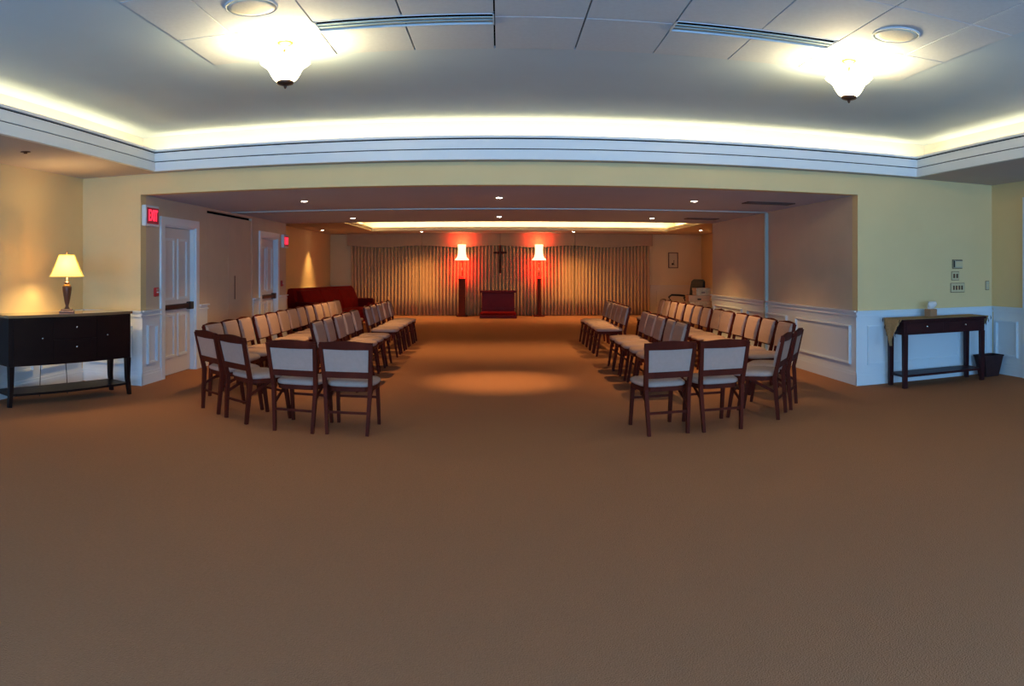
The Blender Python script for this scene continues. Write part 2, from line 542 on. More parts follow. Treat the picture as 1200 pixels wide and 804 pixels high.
# ------------------------------------------------------------------ wainscot, rails, baseboards, panel mouldings
RAIL = 0.93
def dado(wall_o, axis, const, a0, a1, side, panels=(), base_name=None, material='trim'):
    """side = +1/-1 : direction into the room along the normal axis"""
    m = M[material]
    MB().wall_rect(axis, const, a0, a1, 0, RAIL - 0.05, side * 0.012).build('wainscot', m, wall_o)
    b = MB()
    b.wall_rect(axis, const, a0, a1, RAIL - 0.05, RAIL - 0.035, side * 0.02)
    b.wall_rect(axis, const, a0, a1, RAIL - 0.050, RAIL - 0.032, side * 0.036)
    b.wall_rect(axis, const, a0, a1, RAIL - 0.032, RAIL + 0.010, side * 0.016)
    b.wall_rect(axis, const, a0, a1, RAIL + 0.010, RAIL + 0.03, side * 0.055)
    b.build('chair_rail', m, wall_o)
    b = MB()
    b.wall_rect(axis, const, a0, a1, 0, 0.13, side * 0.028)
    b.wall_rect(axis, const, a0, a1, 0.13, 0.165, side * 0.020)
    struct(b.build(base_name or 'baseboard', m))
    for (p0, p1) in panels:
        b = MB()
        b.frame(axis, const + side * 0.012, p0, p1, 0.255, 0.765, 0.034, side * 0.018)
        b.frame(axis, const + side * 0.030, p0 + 0.008, p1 - 0.008, 0.263, 0.757, 0.014, side * 0.014)
        b.build('panel_moulding', m, wall_o)

dado(w_right_front, 'y', WY, XH - 0.03, XR, -1, [(4.55, 6.02), (6.10, 6.50)], 'baseboard_front_right')
dado(w_left_front, 'y', WY, XL, -XH + 0.03, -1, [(-5.18, -4.54)], 'baseboard_front_left')
dado(w_left, 'x', XL, BACK_Y, WY - 0.05, 1, [(7.2, 8.0), (5.5, 7.05), (3.8, 5.35)], 'baseboard_left')
dado(w_right, 'x', XR, 7.47, WY - 0.05, -1, [(7.6, 8.08)], 'baseboard_right')
dado(w_hall_left, 'x', -XH, WY, D1[0] - 0.12, 1, [(8.34, 8.62)], 'baseboard_hall_left')
dado(w_hall_left, 'x', -XH, D1[1] + 0.12, 10.36, 1, [], 'baseboard_hall_left_middle')
dado(w_hall_left, 'x', -XH, 12.50, D2[0] - 0.12, 1, [], 'baseboard_hall_left_closet')
dado(w_hall_left, 'x', -XH, D2[1] + 0.12, HY, 1, [], 'baseboard_hall_left_end')
dado(w_hall_right, 'x', XH, WY, HY, -1, [(8.36, 10.15), (10.5, 12.35), (12.65, 14.4)], 'baseboard_hall_right')
dado(w_far, 'y', FARY, 4.95, FRX, -1, [(5.15, 6.5)], 'baseboard_far_right', 'warm_trim')
dado(w_far, 'y', FARY, FLX, -4.9, -1, [], 'baseboard_far_left', 'warm_trim')
dado(w_far_left, 'x', FLX, HY, FARY, 1, [(14.8, 16.8), (17.1, 19.4), (19.7, 22.0)], 'baseboard_far_side_left', 'warm_trim')
dado(w_far_right, 'x', FRX, HY, FARY, -1, [(15, 18), (18.4, 22)], 'baseboard_far_side_right', 'warm_trim')

# casing of the doorway at the right edge of the picture (door shut)
b = MB()
b.box(XR + 0.0, 7.35, 0, XR - 0.05, 7.47, 2.48)
b.box(XR + 0.0, 6.0, 2.36, XR - 0.05, 7.35, 2.48)
b.box(XR + 0.0, 5.98, 0, XR - 0.05, 6.1, 2.48)
dr = struct(b.build('door_4', M['trim']))
MB().box(XR + 0.04, 6.1, 0.01, XR + 0.09, 7.35, 2.36).build('door_leaf', M['door'], dr)

# ------------------------------------------------------------------ doors of the left hall wall
def panel_door(name, y0, y1, bar_y=None):
    b = MB()
    x = -XH
    b.box(x, y0 - 0.11, 0, x + 0.03, y0, DH + 0.0)
    b.box(x, y1, 0, x + 0.03, y1 + 0.11, DH + 0.0)
    b.box(x, y0 - 0.11, DH, x + 0.03, y1 + 0.11, DH + 0.11)
    b.box(x - T, y0, 0, x, y0 + 0.02, DH)
    b.box(x - T, y1 - 0.02, 0, x, y1, DH)
    b.box(x - T, y0, DH - 0.02, x, y1, DH)
    d = struct(b.build(name, M['trim']))
    lf = MB().box(x - 0.11, y0 + 0.025, 0.01, x - 0.065, y1 - 0.025, DH - 0.025).build('door_leaf', M['door'], d)
    w = (y1 - y0)
    fx = x - 0.065
    for (a, c) in ((0.14, 0.45), (0.55, 0.86)):
        for (z0, z1) in ((0.25, 0.86), (1.06, 1.93)):
            bb = MB().frame('x', fx, y0 + a * w, y0 + c * w, z0, z1, 0.035, 0.018)
            bb.build('panel_moulding', M['trim'], lf)
    pb = MB().box(fx, y0 + 0.04, 0.925, fx + 0.055, y1 - 0.04, 0.995, 0.006)
    pb.box(fx, y1 - 0.16, 0.905, fx + 0.07, y1 - 0.035, 1.015, 0.006)
    pb.build('push_bar', M['black'], lf)
    return d
panel_door('door_1', *D1)
panel_door('door_2', *D2)
# folding partition closet: two flush leaves with a black gap above
dc = struct(MB().box(-XH - 0.05, 10.385, 0.01, -XH - 0.005, 11.29, 2.368).build('door_3', M['taupe']))
MB().box(-XH - 0.05, 11.302, 0.01, -XH - 0.005, 12.44, 2.368).build('door_leaf', M['taupe'], dc)
MB().box(-XH - 0.006, 11.58, 0.98, -XH + 0.004, 11.60, 1.38).build('finger_pull', M['bronze'], dc)
MB().box(-XH - 0.10, 10.37, 0.0, -XH - 0.055, 12.45, 2.412).build('closet_back', M['darkgap'], dc)

# partition track in the ceiling and its jamb post on the right wall
tr = thing('partition_track', 'thin pale metal track crossing the hall ceiling with post on right wall', 'ceiling track', (0, 11.4, 0))
MB().box(-XH + 0.01, -0.03, HC - 0.014, XH - 0.01, 0.03, HC + 0.001).build('rail', M['track'], tr)
MB().box(XH - 0.055, -0.035, 0.0, XH - 0.0, 0.035, HC - 0.022).build('post', M['track'], tr)

# ------------------------------------------------------------------ downlights and vents
def downlight(x, y, z, label, watts, spot=60, col=WARM, group='recessed downlights'):
    t = thing('recessed_downlight', label, 'downlight', (x, y, z), 0, group)
    prof = [(0.042, -0.001), (0.066, -0.001), (0.064, -0.008), (0.044, -0.006)]
    bb = MB()
    bb.loft([[(r * math.cos(2 * PI * k / 24), r * math.sin(2 * PI * k / 24), zz) for k in range(24)] for r, zz in prof + [prof[0]]], caps=False, smooth=True)
    bb.build('trim_ring', M['offwhite'], t)
    MB().lathe([(0.043, -0.004), (0.036, -0.009), (0.018, -0.012), (0.001, -0.013)], 20).build('lens', M['bulb'], t)
    l = bpy.data.lights.new('downlight_beam', 'SPOT')
    l.energy = watts * 1.0
    l.color = col
    l.spot_size = math.radians(spot)
    l.spot_blend = 0.9
    l.shadow_soft_size = 0.04
    lo = bpy.data.objects.new('downlight_beam', l)
    COL.objects.link(lo)
    lo.parent = t
    lo.location = (0, 0, -0.03)
    return t
downlight(-2.70, 9.80, HC, 'recessed downlight over left chairs, just past the opening', 150, 125)
downlight(0.0, 9.65, HC, 'recessed downlight above the lit pool of aisle carpet', 270, 54)
downlight(2.70, 9.80, HC, 'recessed downlight over right chairs, just past the opening', 150, 125)
downlight(-2.72, 13.3, HC, 'recessed downlight over left chairs, nearer the red sofa', 180, 120)
downlight(0.0, 13.2, HC, 'recessed downlight above the aisle, behind the thin ceiling track', 140, 100)
downlight(2.85, 13.3, HC, 'recessed downlight over right chairs, nearer the stacked boxes', 220, 125)
downlight(-5.12, 20.6, FCEIL, 'recessed downlight in the far ceiling above the red sofa', 220, 75)
downlight(5.85, 20.5, FCEIL, 'recessed downlight in the far ceiling right of the lit tray', 260, 115)
downlight(-2.35, 21.9, FCEIL, 'small downlight in front of the valance, left of the standing lamps', 260, 130)
downlight(2.25, 21.9, FCEIL, 'small downlight in front of the valance, right of the standing lamps', 260, 130)

def ceiling_vent(x, y, z, w, d, label):
    t = thing('ceiling_vent', label, 'air vent', (x, y, z), 0, 'hall ceiling vents')
    MB().box(-w / 2, -d / 2, -0.004, w / 2, d / 2, 0.0).build('backing', M['darkgap'], t)
    MB().box(-w / 2, -d / 2, -0.014, w / 2, -d / 2 + 0.02, -0.0005).box(-w / 2, d / 2 - 0.02, -0.014, w / 2, d / 2, -0.0005).box(-w / 2, -d / 2, -0.014, -w / 2 + 0.02, d / 2, -0.0005).box(w / 2 - 0.02, -d / 2, -0.014, w / 2, d / 2, -0.0005).build('border', M['vent'], t)
    n = 7
    for k in range(n):
        yy = -d / 2 + 0.03 + (d - 0.06) * k / (n - 1)
        MB().box(-w / 2 + 0.02, yy - 0.007, -0.012, w / 2 - 0.02, yy + 0.007, -0.004).build('slat', M['vent'], t)
ceiling_vent(3.80, 9.76, HC, 0.72, 0.28, 'dark slatted vent in hall ceiling, nearer the opening')
ceiling_vent(3.78, 13.2, HC, 0.62, 0.28, 'dark slatted vent in hall ceiling, past the thin track')

sp = thing('sprinkler_head', 'small dark sprinkler head in the ceiling above the sideboard', 'sprinkler', (-4.56, 5.96, SC))
MB().lathe([(0.055, 0.0), (0.055, -0.004), (0.02, -0.008), (0.02, -0.02), (0.001, -0.022)], 20).build('escutcheon', M['bronze'], sp)

def speaker(x, y, label):
    t = thing('ceiling_speaker', label, 'speaker', (x, y, TC - 0.004), 0, 'round ceiling speakers')
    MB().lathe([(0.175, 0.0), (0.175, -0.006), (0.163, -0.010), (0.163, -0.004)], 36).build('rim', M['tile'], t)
    MB().lathe([(0.162, -0.005), (0.12, -0.009), (0.001, -0.011)], 36).build('grille', M['speaker'], t)
speaker(-0.925 * H, 2.60 * H, 'round ceiling speaker grille by the left ceiling light')
speaker(1.608 * H, 2.64 * H, 'round ceiling speaker grille by the right ceiling light')

def pendant(x, y, label):
    t = thing('ceiling_light', label, 'ceiling light', (x, y, TC - 0.004), 0, 'pair of semi-flush ceiling lights')
    MB().lathe([(0.062, 0.0), (0.060, -0.012), (0.045, -0.022), (0.012, -0.03), (0.009, -0.045), (0.001, -0.046)], 28).build('canopy', M['brass'], t)
    MB().tube([(0, 0, -0.03), (0, 0, -0.32)], 0.006).build('stem', M['brass'], t)
    for k in range(3):
        a = 2 * PI * k / 3 + 0.4
        MB().tube([(0.03 * math.cos(a), 0.03 * math.sin(a), -0.02), (0.02 * math.cos(a), 0.02 * math.sin(a), -0.07), (0.05 * math.cos(a), 0.05 * math.sin(a), -0.10), (0.02 * math.cos(a), 0.02 * math.sin(a), -0.12)], 0.004, 6).build('scroll_arm', M['brass'], t)
    outer = [(0.190, -0.145), (0.170, -0.165), (0.135, -0.190), (0.120, -0.215), (0.105, -0.245), (0.085, -0.275), (0.052, -0.30)]
    inner = [(r - 0.006, z + 0.004) for r, z in reversed(outer)]
    n = 36
    bb = MB()
    bb.loft([[(r * (1 + 0.03 * math.cos(12 * 2 * PI * k / n)) * math.cos(2 * PI * k / n), r * (1 + 0.03 * math.cos(12 * 2 * PI * k / n)) * math.sin(2 * PI * k / n), z) for k in range(n)] for r, z in outer + inner + [outer[0]]], caps=False, smooth=True)
    bb.build('glass_bowl', M['glow'], t)
    MB().lathe([(0.001, -0.285), (0.060, -0.287), (0.064, -0.300), (0.060, -0.312), (0.035, -0.320), (0.012, -0.324), (0.012, -0.334), (0.006, -0.345), (0.001, -0.348)], 24).build('finial', M['bronze'], t)
    l = bpy.data.lights.new('bulb_light', 'POINT')
    l.energy = 125
    l.color = (1.0, 0.76, 0.40)
    l.shadow_soft_size = 0.05
    lo = bpy.data.objects.new('bulb_light', l)
    COL.objects.link(lo)
    lo.parent = t
    lo.location = (0.0, 0.0, -0.13)
pendant(-0.930 * H, 3.06 * H, 'left one of the pair of bell glass ceiling lights')
pendant(1.612 * H, 3.08 * H, 'right one of the pair of bell glass ceiling lights')

# ------------------------------------------------------------------ curtains and valance on the far wall
CY = 23.12
PLEAT = 0.111
def wave(x):
    return -0.065 * math.tanh(2.6 * math.sin(2 * PI * x / PLEAT) + 0.5) + 0.010 * math.sin(2 * PI * x / 0.83 + 1)
def drape(x0, x1, label):
    b = MB()
    n = int((x1 - x0) / (PLEAT / 12))
    zs = [0.015, 0.6, 1.2, 1.8, 2.38]
    rings = []
    rnd = random.Random(int(x0 * 100))
    ph = [rnd.uniform(-1, 1) for _ in range(6)]
    def off(x, z):
        s = 0.9 + 0.35 * (2.4 - z) / 2.4
        dx = 0.02 * math.sin(x * 2.1 + ph[0] * 3) * (2.4 - z) / 2.4
        return (x + dx, s * wave(x) if wave(x) < 0 else wave(x))
    for z in zs:
        front = []
        for i in range(n + 1):
            x = x0 + (x1 - x0) * i / n
            px, py = off(x, z)
            front.append((px, CY + py, z))
        back = [(p[0], p[1] + 0.012, p[2]) for p in reversed(front)]
        rings.append(front + back)
    b.loft(rings, caps=True, smooth=True)
    o = b.build('drape', M['curtain'])
    tag(o, label, 'curtain', 'drapes across the far wall')
drape(-4.80, -2.58, 'left end panel of the beige drapes on the far wall, behind the sofa')
drape(-2.565, 2.41, 'wide middle panel of beige drapes behind the crucifix and standing lamps')
drape(2.425, 4.86, 'right end panel of the beige drapes, next to the framed picture')
val = thing('valance', 'long padded cloth valance above the beige drapes', 'valance', (0, CY - 0.10, 2.24))
for (a, c) in ((-4.88, -2.46), (-2.45, -1.19), (-1.18, 2.41), (2.42, 4.93)):
    b = MB()
    n = max(8, int((c - a) / 0.08))
    fr, bk, frb, bkb = [], [], [], []
    rings = []
    for i in range(n + 1):
        x = a + (c - a) * i / n
        zb = -0.03 + 0.03 * math.cos(2 * PI * (x + 0.1) / 2.4)
        rings.append([(x, -0.04, zb), (x, -0.04, 0.385), (x, 0.0, 0.385), (x, 0.0, zb)])
    b.loft(rings)
    b.build('valance_panel', M['valance'], val)
MB().box(-4.88, 0.0, 0.30, 4.93, 0.36, 0.385).build('top_board', M['valance'], val)

# ------------------------------------------------------------------ crucifix, kneeler, standing lamps
cr = thing('crucifix', 'dark wooden crucifix hanging before the drapes above the crimson chest', 'crucifix', (0.03, CY - 0.19, 1.36))
MB().box(-0.028, -0.02, 0, 0.028, 0.02, 0.88, 0.005).build('upright', M['wood'], cr)
MB().box(-0.21, -0.028, 0.62, 0.21, 0.014, 0.68, 0.005).build('crossbar', M['wood'], cr)
b = MB()
b.tube([(0, -0.035, 0.12), (0, -0.045, 0.3), (0, -0.04, 0.50), (0, -0.04, 0.60)], [0.018, 0.028, 0.034, 0.028], 8)
b.tube([(-0.19, -0.035, 0.66), (0, -0.04, 0.58), (0.19, -0.035, 0.66)], 0.013, 6)
b.lathe([(0.001, 0.60), (0.022, 0.615), (0.028, 0.64), (0.02, 0.665), (0.001, 0.675)], 10, (0, -0.045, 0.0))
b.build('figure', M['bronze'], cr)
MB().tube([(0, 0.0, 0.86), (0, 0.0, 1.268)], 0.004, 5).build('hanging_wire', M['black'], cr)

kn = thing('kneeler', 'low crimson wooden kneeler chest centred before the drapes', 'kneeler', (-0.03, 22.2, 0))
MB().box(-0.50, -0.05, 0.10, 0.50, 0.30, 0.77, 0.01).build('front_case', M['crimson'], kn)
MB().box(-0.55, -0.12, 0.77, 0.55, 0.34, 0.83, 0.012).build('top', M['crimson'], kn)
MB().box(-0.56, -0.38, 0.0, 0.56, 0.32, 0.10, 0.012).build('plinth', M['crimson'], kn)
MB().box(-0.54, -0.34, 0.10, 0.54, -0.05, 0.20, 0.03).build('kneeling_pad', M['sofa'], kn)
MB().box(-0.52, -0.075, 0.27, 0.52, -0.05, 0.30).build('rail', M['crimson'], kn)

def torchiere(x, w, label):
    t = thing('standing_lamp', label, 'floor lamp', (x, 22.75, 0), 0, 'pair of standing lamps before the drapes')
    MB().box(-0.17, -0.15, 0, 0.17, 0.15, 0.045, 0.01).build('base', M['wood'], t)
    b = MB()
    b.box(-w / 2, -w / 2, 0.045, w / 2, w / 2, 1.17, 0.008)
    b.box(-w / 2 - 0.012, -w / 2 - 0.012, 0.045, w / 2 + 0.012, w / 2 + 0.012, 0.10, 0.006)
    b.box(-w / 2 - 0.012, -w / 2 - 0.012, 1.15, w / 2 + 0.012, w / 2 + 0.012, 1.19, 0.006)
    b.build('column', M['wood'], t)
    MB().lathe([(0.001, 1.19), (0.045, 1.19), (0.05, 1.25), (0.042, 1.27), (0.001, 1.272)], 16).build('votive_cup', M['redglass'], t)
    MB().tube([(0, 0, 1.19), (0, 0, 1.80)], 0.014, 10).build('stem', M['bronze'], t)
    outer = [(0.225, 1.77), (0.215, 1.80), (0.155, 1.86), (0.130, 1.96), (0.122, 2.10), (0.132, 2.26)]
    inner = [(r - 0.006, z) for r, z in reversed(outer)]
    n = 28
    bb = MB()
    bb.loft([[(r * math.cos(2 * PI * k / n), r * math.sin(2 * PI * k / n), z) for k in range(n)] for r, z in outer + inner + [outer[0]]], caps=False, smooth=True)
    bb.build('glass_shade', M['torch'], t)
    MB().lathe([(0.001, 1.70), (0.11, 1.745), (0.14, 1.765), (0.001, 1.766)], 24).build('red_glass_bowl', M['redglass'], t)
    for nm, z, e, tilt in (('red_bulb', 1.50, 85, 0.0), ('red_bulb_upper', 2.30, 70, 0.2)):
        l = bpy.data.lights.new(nm, 'SPOT')
        l.energy = e
        l.color = (1.0, 0.012, 0.008)
        l.spot_size = math.radians(158)
        l.spot_blend = 1.0
        l.shadow_soft_size = 0.04
        lo = bpy.data.objects.new(nm, l)
        COL.objects.link(lo)
        lo.parent = t
        lo.location = (0, -0.06, z)
        lo.rotation_euler = (PI / 2 + tilt, 0, 0)
    l = bpy.data.lights.new('lamp_bulb', 'POINT')
    l.energy = 1.2
    l.color = (1, 0.7, 0.3)
    l.shadow_soft_size = 0.04
    lo = bpy.data.objects.new('lamp_bulb', l)
    COL.objects.link(lo)
    lo.parent = t
    lo.location = (0, 0.02, 2.30)
torchiere(-1.17, 0.20, 'left standing lamp on thick dark column, flared lit shade with red glow')
torchiere(1.25, 0.10, 'right standing lamp on slim dark column, flared lit shade with red glow')

# ------------------------------------------------------------------ framed picture
pc = thing('framed_picture', 'small brown framed picture on the far wall right of the drapes', 'picture', (5.72, FARY - 0.001, 1.52))
MB().frame('y', 0, -0.165, 0.165, 0, 0.52, 0.025, -0.03).build('frame', M['frame'], pc)
MB().box(-0.145, -0.012, 0.02, 0.145, 0.0, 0.50).build('print', M['paper'], pc)
MB().lathe([(0.001, 0), (0.03, 0.01), (0.035, 0.035), (0.015, 0.06), (0.001, 0.065)], 10, (-0.02, -0.016, 0.11)).tube([(0.02, -0.015, 0.12), (0.025, -0.015, 0.24)], 0.007, 5).lathe([(0.001, 0), (0.016, 0.012), (0.001, 0.03)], 8, (0.025, -0.016, 0.235)).tube([(-0.05, -0.015, 0.11), (0.06, -0.015, 0.11)], 0.006, 5).build('drawing', M['ink'], pc)

# ------------------------------------------------------------------ exit signs, alarm pulls, wall controls
def exit_sign(y, z, h, w, label):
    t = thing('exit_sign', label, 'exit sign', (-XH, y, z), 0, 'lit exit signs')
    MB().box(0, -w / 2, -h / 2, 0.06, w / 2, h / 2, 0.006).build('housing', M['trim'], t)
    MB().box(0.06, -w / 2 + 0.03, -h / 2 + 0.03, 0.063, w / 2 - 0.02, h / 2 - 0.03).build('face', M['exitface'], t)
    lt = lettering('lettering', 'EXIT', 0.175, M['exitred'], t, (0.066, 0.005, -0.002), (PI / 2, 0, PI / 2))
    lt.scale = (0.72, 1.15, 1)
exit_sign(8.42, 2.19, 0.27, 0.38, 'lit red exit sign beside the nearer panelled door')
exit_sign(14.42, 2.07, 0.27, 0.34, 'lit red exit sign beside the farther panelled door')
def pull(y, z, label):
    t = thing('fire_alarm_pull', label, 'fire alarm', (-XH, y, z), 0, 'red fire alarm pull stations')
    MB().box(0, -0.045, -0.06, 0.04, 0.045, 0.06, 0.008).build('body', M['red_vinyl'], t)
    MB().box(0.04, -0.028, -0.012, 0.052, 0.028, 0.006, 0.003).build('pull_bar', M['trim'], t)
    MB().box(0.04, -0.028, 0.02, 0.043, 0.028, 0.045).build('window', M['offwhite'], t)
pull(8.60, 1.19, 'small red fire alarm pull left of the nearer door')
pull(14.25, 1.20, 'small red fire alarm pull right of the farther door')

th = thing('thermostat', 'wall thermostat with dark display, top of three plates above console table', 'thermostat', (6.01 - 0.02, WY, 1.565))
MB().box(-0.075, -0.028, -0.055, 0.085, 0, 0.055, 0.006).build('body', M['offwhite'], th)
MB().box(-0.082, -0.006, -0.063, 0.092, 0, 0.063).build('back_box', M['frame'], th)
MB().box(-0.075, -0.031, -0.045, -0.052, -0.027, 0.05).build('display', M['black'], th)
MB().box(-0.04, -0.031, 0.045, 0.08, -0.027, 0.052).build('edge_strip', M['bronze'], th)
MB().box(-0.035, -0.031, -0.035, 0.075, -0.027, 0.035).build('cover', M['paper'], th)
s2 = thing('switch_plate', 'square two switch plate under the thermostat', 'switch', (5.96, WY, 1.40))
MB().box(-0.06, -0.012, -0.055, 0.06, 0, 0.055, 0.003).build('plate', M['paper'], s2)
MB().box(-0.066, -0.005, -0.061, 0.066, 0, 0.061).build('back_box', M['frame'], s2)
for k in (-1, 1):
    MB().box(k * 0.026 - 0.014, -0.020, -0.03, k * 0.026 + 0.014, -0.010, 0.03, 0.002).build('toggle', M['frame'], s2)
s3 = thing('wide_switch_plate', 'wide four switch plate, lowest of three plates above console table', 'switch', (6.0, WY, 1.235))
MB().box(-0.115, -0.012, -0.06, 0.115, 0, 0.06, 0.003).build('plate', M['paper'], s3)
MB().box(-0.121, -0.005, -0.067, 0.121, 0, 0.066).build('back_box', M['frame'], s3)
for k in range(4):
    MB().box(-0.083 + k * 0.047, -0.020, -0.03, -0.058 + k * 0.047, -0.010, 0.03, 0.002).build('toggle', M['frame'], s3)
s4 = thing('slim_switch', 'slim single pale switch plate near the right wall corner', 'switch', (6.53, WY, 1.26))
MB().box(-0.025, -0.012, -0.06, 0.03, 0, 0.06, 0.003).build('plate', M['offwhite'], s4)
MB().box(-0.031, -0.005, -0.066, 0.036, 0, 0.066).build('back_box', M['frame'], s4)
MB().box(-0.006, -0.020, -0.022, 0.010, -0.010, 0.022, 0.002).build('toggle', M['paper'], s4)

# ------------------------------------------------------------------ sideboard on the left
def ang(p, q):
    return math.atan2(q[1] - p[1], q[0] - p[0])
fl, fr_ = Vector((-4.88, 6.12)), Vector((-4.24, 7.56))
L = (fr_ - fl).length
mid = (fl + fr_) / 2
rz = ang(fl, fr_)
nrm = Vector((-math.sin(rz), math.cos(rz)))
ctr = mid + nrm * 0.20
sb = thing('sideboard', 'dark espresso bow front sideboard with low shelf, under the lit lamp', 'sideboard', (ctr.x, ctr.y, 0), rz)
hw, hd = L / 2 + 0.03, 0.20
def bow(x):
    return -hd - 0.06 * (1 - (x / hw) ** 2)
def bow_prism(z0, z1, grow, n=16):
    ring = [(x * (1 + grow / hw), bow(x) - grow, 0) for x in [-hw + 2 * hw * i / n for i in range(n + 1)]] + [(hw + grow, hd, 0), (-hw - grow, hd, 0)]
    return [[(x, y, z) for x, y, _ in ring] for z in (z0, z1)]
MB().loft(bow_prism(0.44, 0.965, 0)).build('cabinet', M['espresso'], sb)
MB().loft(bow_prism(0.965, 0.995, 0.018)).build('top', M['espresso_lit_top'], sb)
MB().loft(bow_prism(0.115, 0.14, -0.02)).build('shelf', M['espresso'], sb)
def front_panel(xa, xb, za, zb, name, knob):
    n = 6
    xs_ = [xa + (xb - xa) * i / n for i in range(n + 1)]
    ring = [(x, bow(x) - 0.008) for x in xs_] + [(x, bow(x) + 0.004) for x in reversed(xs_)]
    o = MB().loft([[(x, y, z) for x, y in ring] for z in (za, zb)]).build(name, M['espresso'], sb)
    kx, kz = knob
    ky = bow(kx) - 0.008
    MB().tube([(kx, ky + 0.002, kz), (kx, ky - 0.012, kz), (kx, ky - 0.018, kz), (kx, ky - 0.028, kz)], [0.005, 0.005, 0.013, 0.009], 12).build('knob', M['steel'], o)
q = hw
front_panel(-q + 0.05, -q * 0.36, 0.47, 0.945, 'cupboard_door', (-q * 0.53, 0.735))
front_panel(q * 0.36, q - 0.05, 0.47, 0.945, 'cupboard_door', (q * 0.53, 0.735))
front_panel(-q * 0.35, q * 0.35, 0.72, 0.945, 'drawer', (0.0, 0.845))
front_panel(-q * 0.35, q * 0.35, 0.47, 0.71, 'drawer', (0.0, 0.625))
for sx in (-1, 1):
    for sy, y in ((-1, -hd + 0.015), (1, hd - 0.03)):
        x = sx * (hw - 0.035)
        MB().beam([(x, y, 0.44), (x, y, 0.2), (x + sx * 0.02, y - (0.012 if sy < 0 else 0), 0.0)], [0.062, 0.05, 0.042], [0.062, 0.05, 0.042]).build('leg', M['espresso'], sb)

# table lamp on the sideboard
lp = thing('table_lamp', 'lit table lamp with square cream shade standing on the sideboard', 'table lamp', (ctr.x + 0.03, ctr.y + 0.03, 0.995), 0.55)
MB().box(-0.088, -0.088, 0, 0.088, 0.088, 0.022, 0.005).box(-0.068, -0.068, 0.022, 0.068, 0.068, 0.042, 0.006).build('base', M['bronze'], lp)
MB().lathe([(0.001, 0.042), (0.035, 0.042), (0.022, 0.06), (0.018, 0.08), (0.03, 0.12), (0.045, 0.20), (0.054, 0.26), (0.056, 0.295), (0.046, 0.31), (0.028, 0.318), (0.028, 0.332), (0.038, 0.34), (0.022, 0.352), (0.010, 0.36), (0.008, 0.46), (0.001, 0.46)], 28).build('urn_body', M['bronze'], lp)
MB().lathe([(0.050, 0.304), (0.052, 0.31), (0.030, 0.322), (0.030, 0.332), (0.001, 0.332)], 24).build('collar', M['brass'], lp)
def sq_ring(h, z, n=6):
    p = []
    pts = [(-h, -h), (h, -h), (h, h), (-h, h)]
    for i in range(4):
        a, c = pts[i], pts[(i + 1) % 4]
        for k in range(n):
            t = k / n
            bend = 1 - 0.06 * math.sin(PI * t)
            p.append(((a[0] + (c[0] - a[0]) * t) * bend, (a[1] + (c[1] - a[1]) * t) * bend, z))
    return p
prof = [(0.192, 0.415), (0.172, 0.45), (0.138, 0.53), (0.108, 0.61), (0.088, 0.665)]
inn = [(r - 0.004, z) for r, z in reversed(prof)]
MB().loft([sq_ring(r, z) for r, z in prof + inn + [prof[0]]], caps=False).build('shade', M['shade'], lp)
b = MB()
for sx, sy in ((1, 1), (1, -1), (-1, 1), (-1, -1)):
    b.tube([(sx * r, sy * r, z) for r, z in prof], 0.006, 5)
for r, z in (prof[0], prof[-1]):
    b.tube([(-r, -r, z), (r, -r, z), (r, r, z), (-r, r, z), (-r, -r, z)], 0.005, 5)
b.build('shade_piping', M['shade_edge'], lp)
MB().tube([(-0.08, 0, 0.66), (0.08, 0, 0.66)], 0.003, 5).lathe([(0.004, 0.655), (0.004, 0.69), (0.013, 0.70), (0.001, 0.715)], 12).tube([(0, 0, 0.45), (0, 0, 0.66)], 0.004, 5).build('harp_and_finial', M['brass'], lp)
l = bpy.data.lights.new('lamp_bulb', 'POINT')
l.energy = 42
l.color = (1.0, 0.66, 0.28)
l.shadow_soft_size = 0.07
lo = bpy.data.objects.new('lamp_bulb', l)
COL.objects.link(lo)
lo.parent = lp
lo.location = (0, 0, 0.52)

# cables hanging behind the sideboard
def P(x, y, r):
    th_ = (x - XC) / F
    return Vector((r * math.sin(th_), r * math.cos(th_), EYE - (y - YH) / F * r))
def cable(pts, label, rad=0.005):
    o = MB().tube(pts, rad, 6).build('power_cord', M['black'])
    tag(o, label, 'cord', 'cords under the sideboard')
def behind(x, z):
    # point just behind the sideboard's back, seen at image column x
    a = (x - XC) / F
    d = Vector((math.sin(a), math.cos(a)))
    u = Vector((math.cos(rz), math.sin(rz)))
    o = Vector((ctr.x, ctr.y)) + nrm * (hd + 0.03)
    k = (o.x * u.y - o.y * u.x) / (d.x * u.y - d.y * u.x)
    return Vector((d.x * k, d.y * k, z))
cable([behind(48.6, 0.62), behind(48.2, 0.44), behind(47.2, 0.25), behind(46.5, 0.006)], 'left one of two thin cords hanging from the sideboard to its shelf')
cable([behind(76.2, 0.62), behind(76.5, 0.44), behind(78, 0.25), behind(79, 0.006)], 'right one of two thin cords hanging from the sideboard to its shelf')

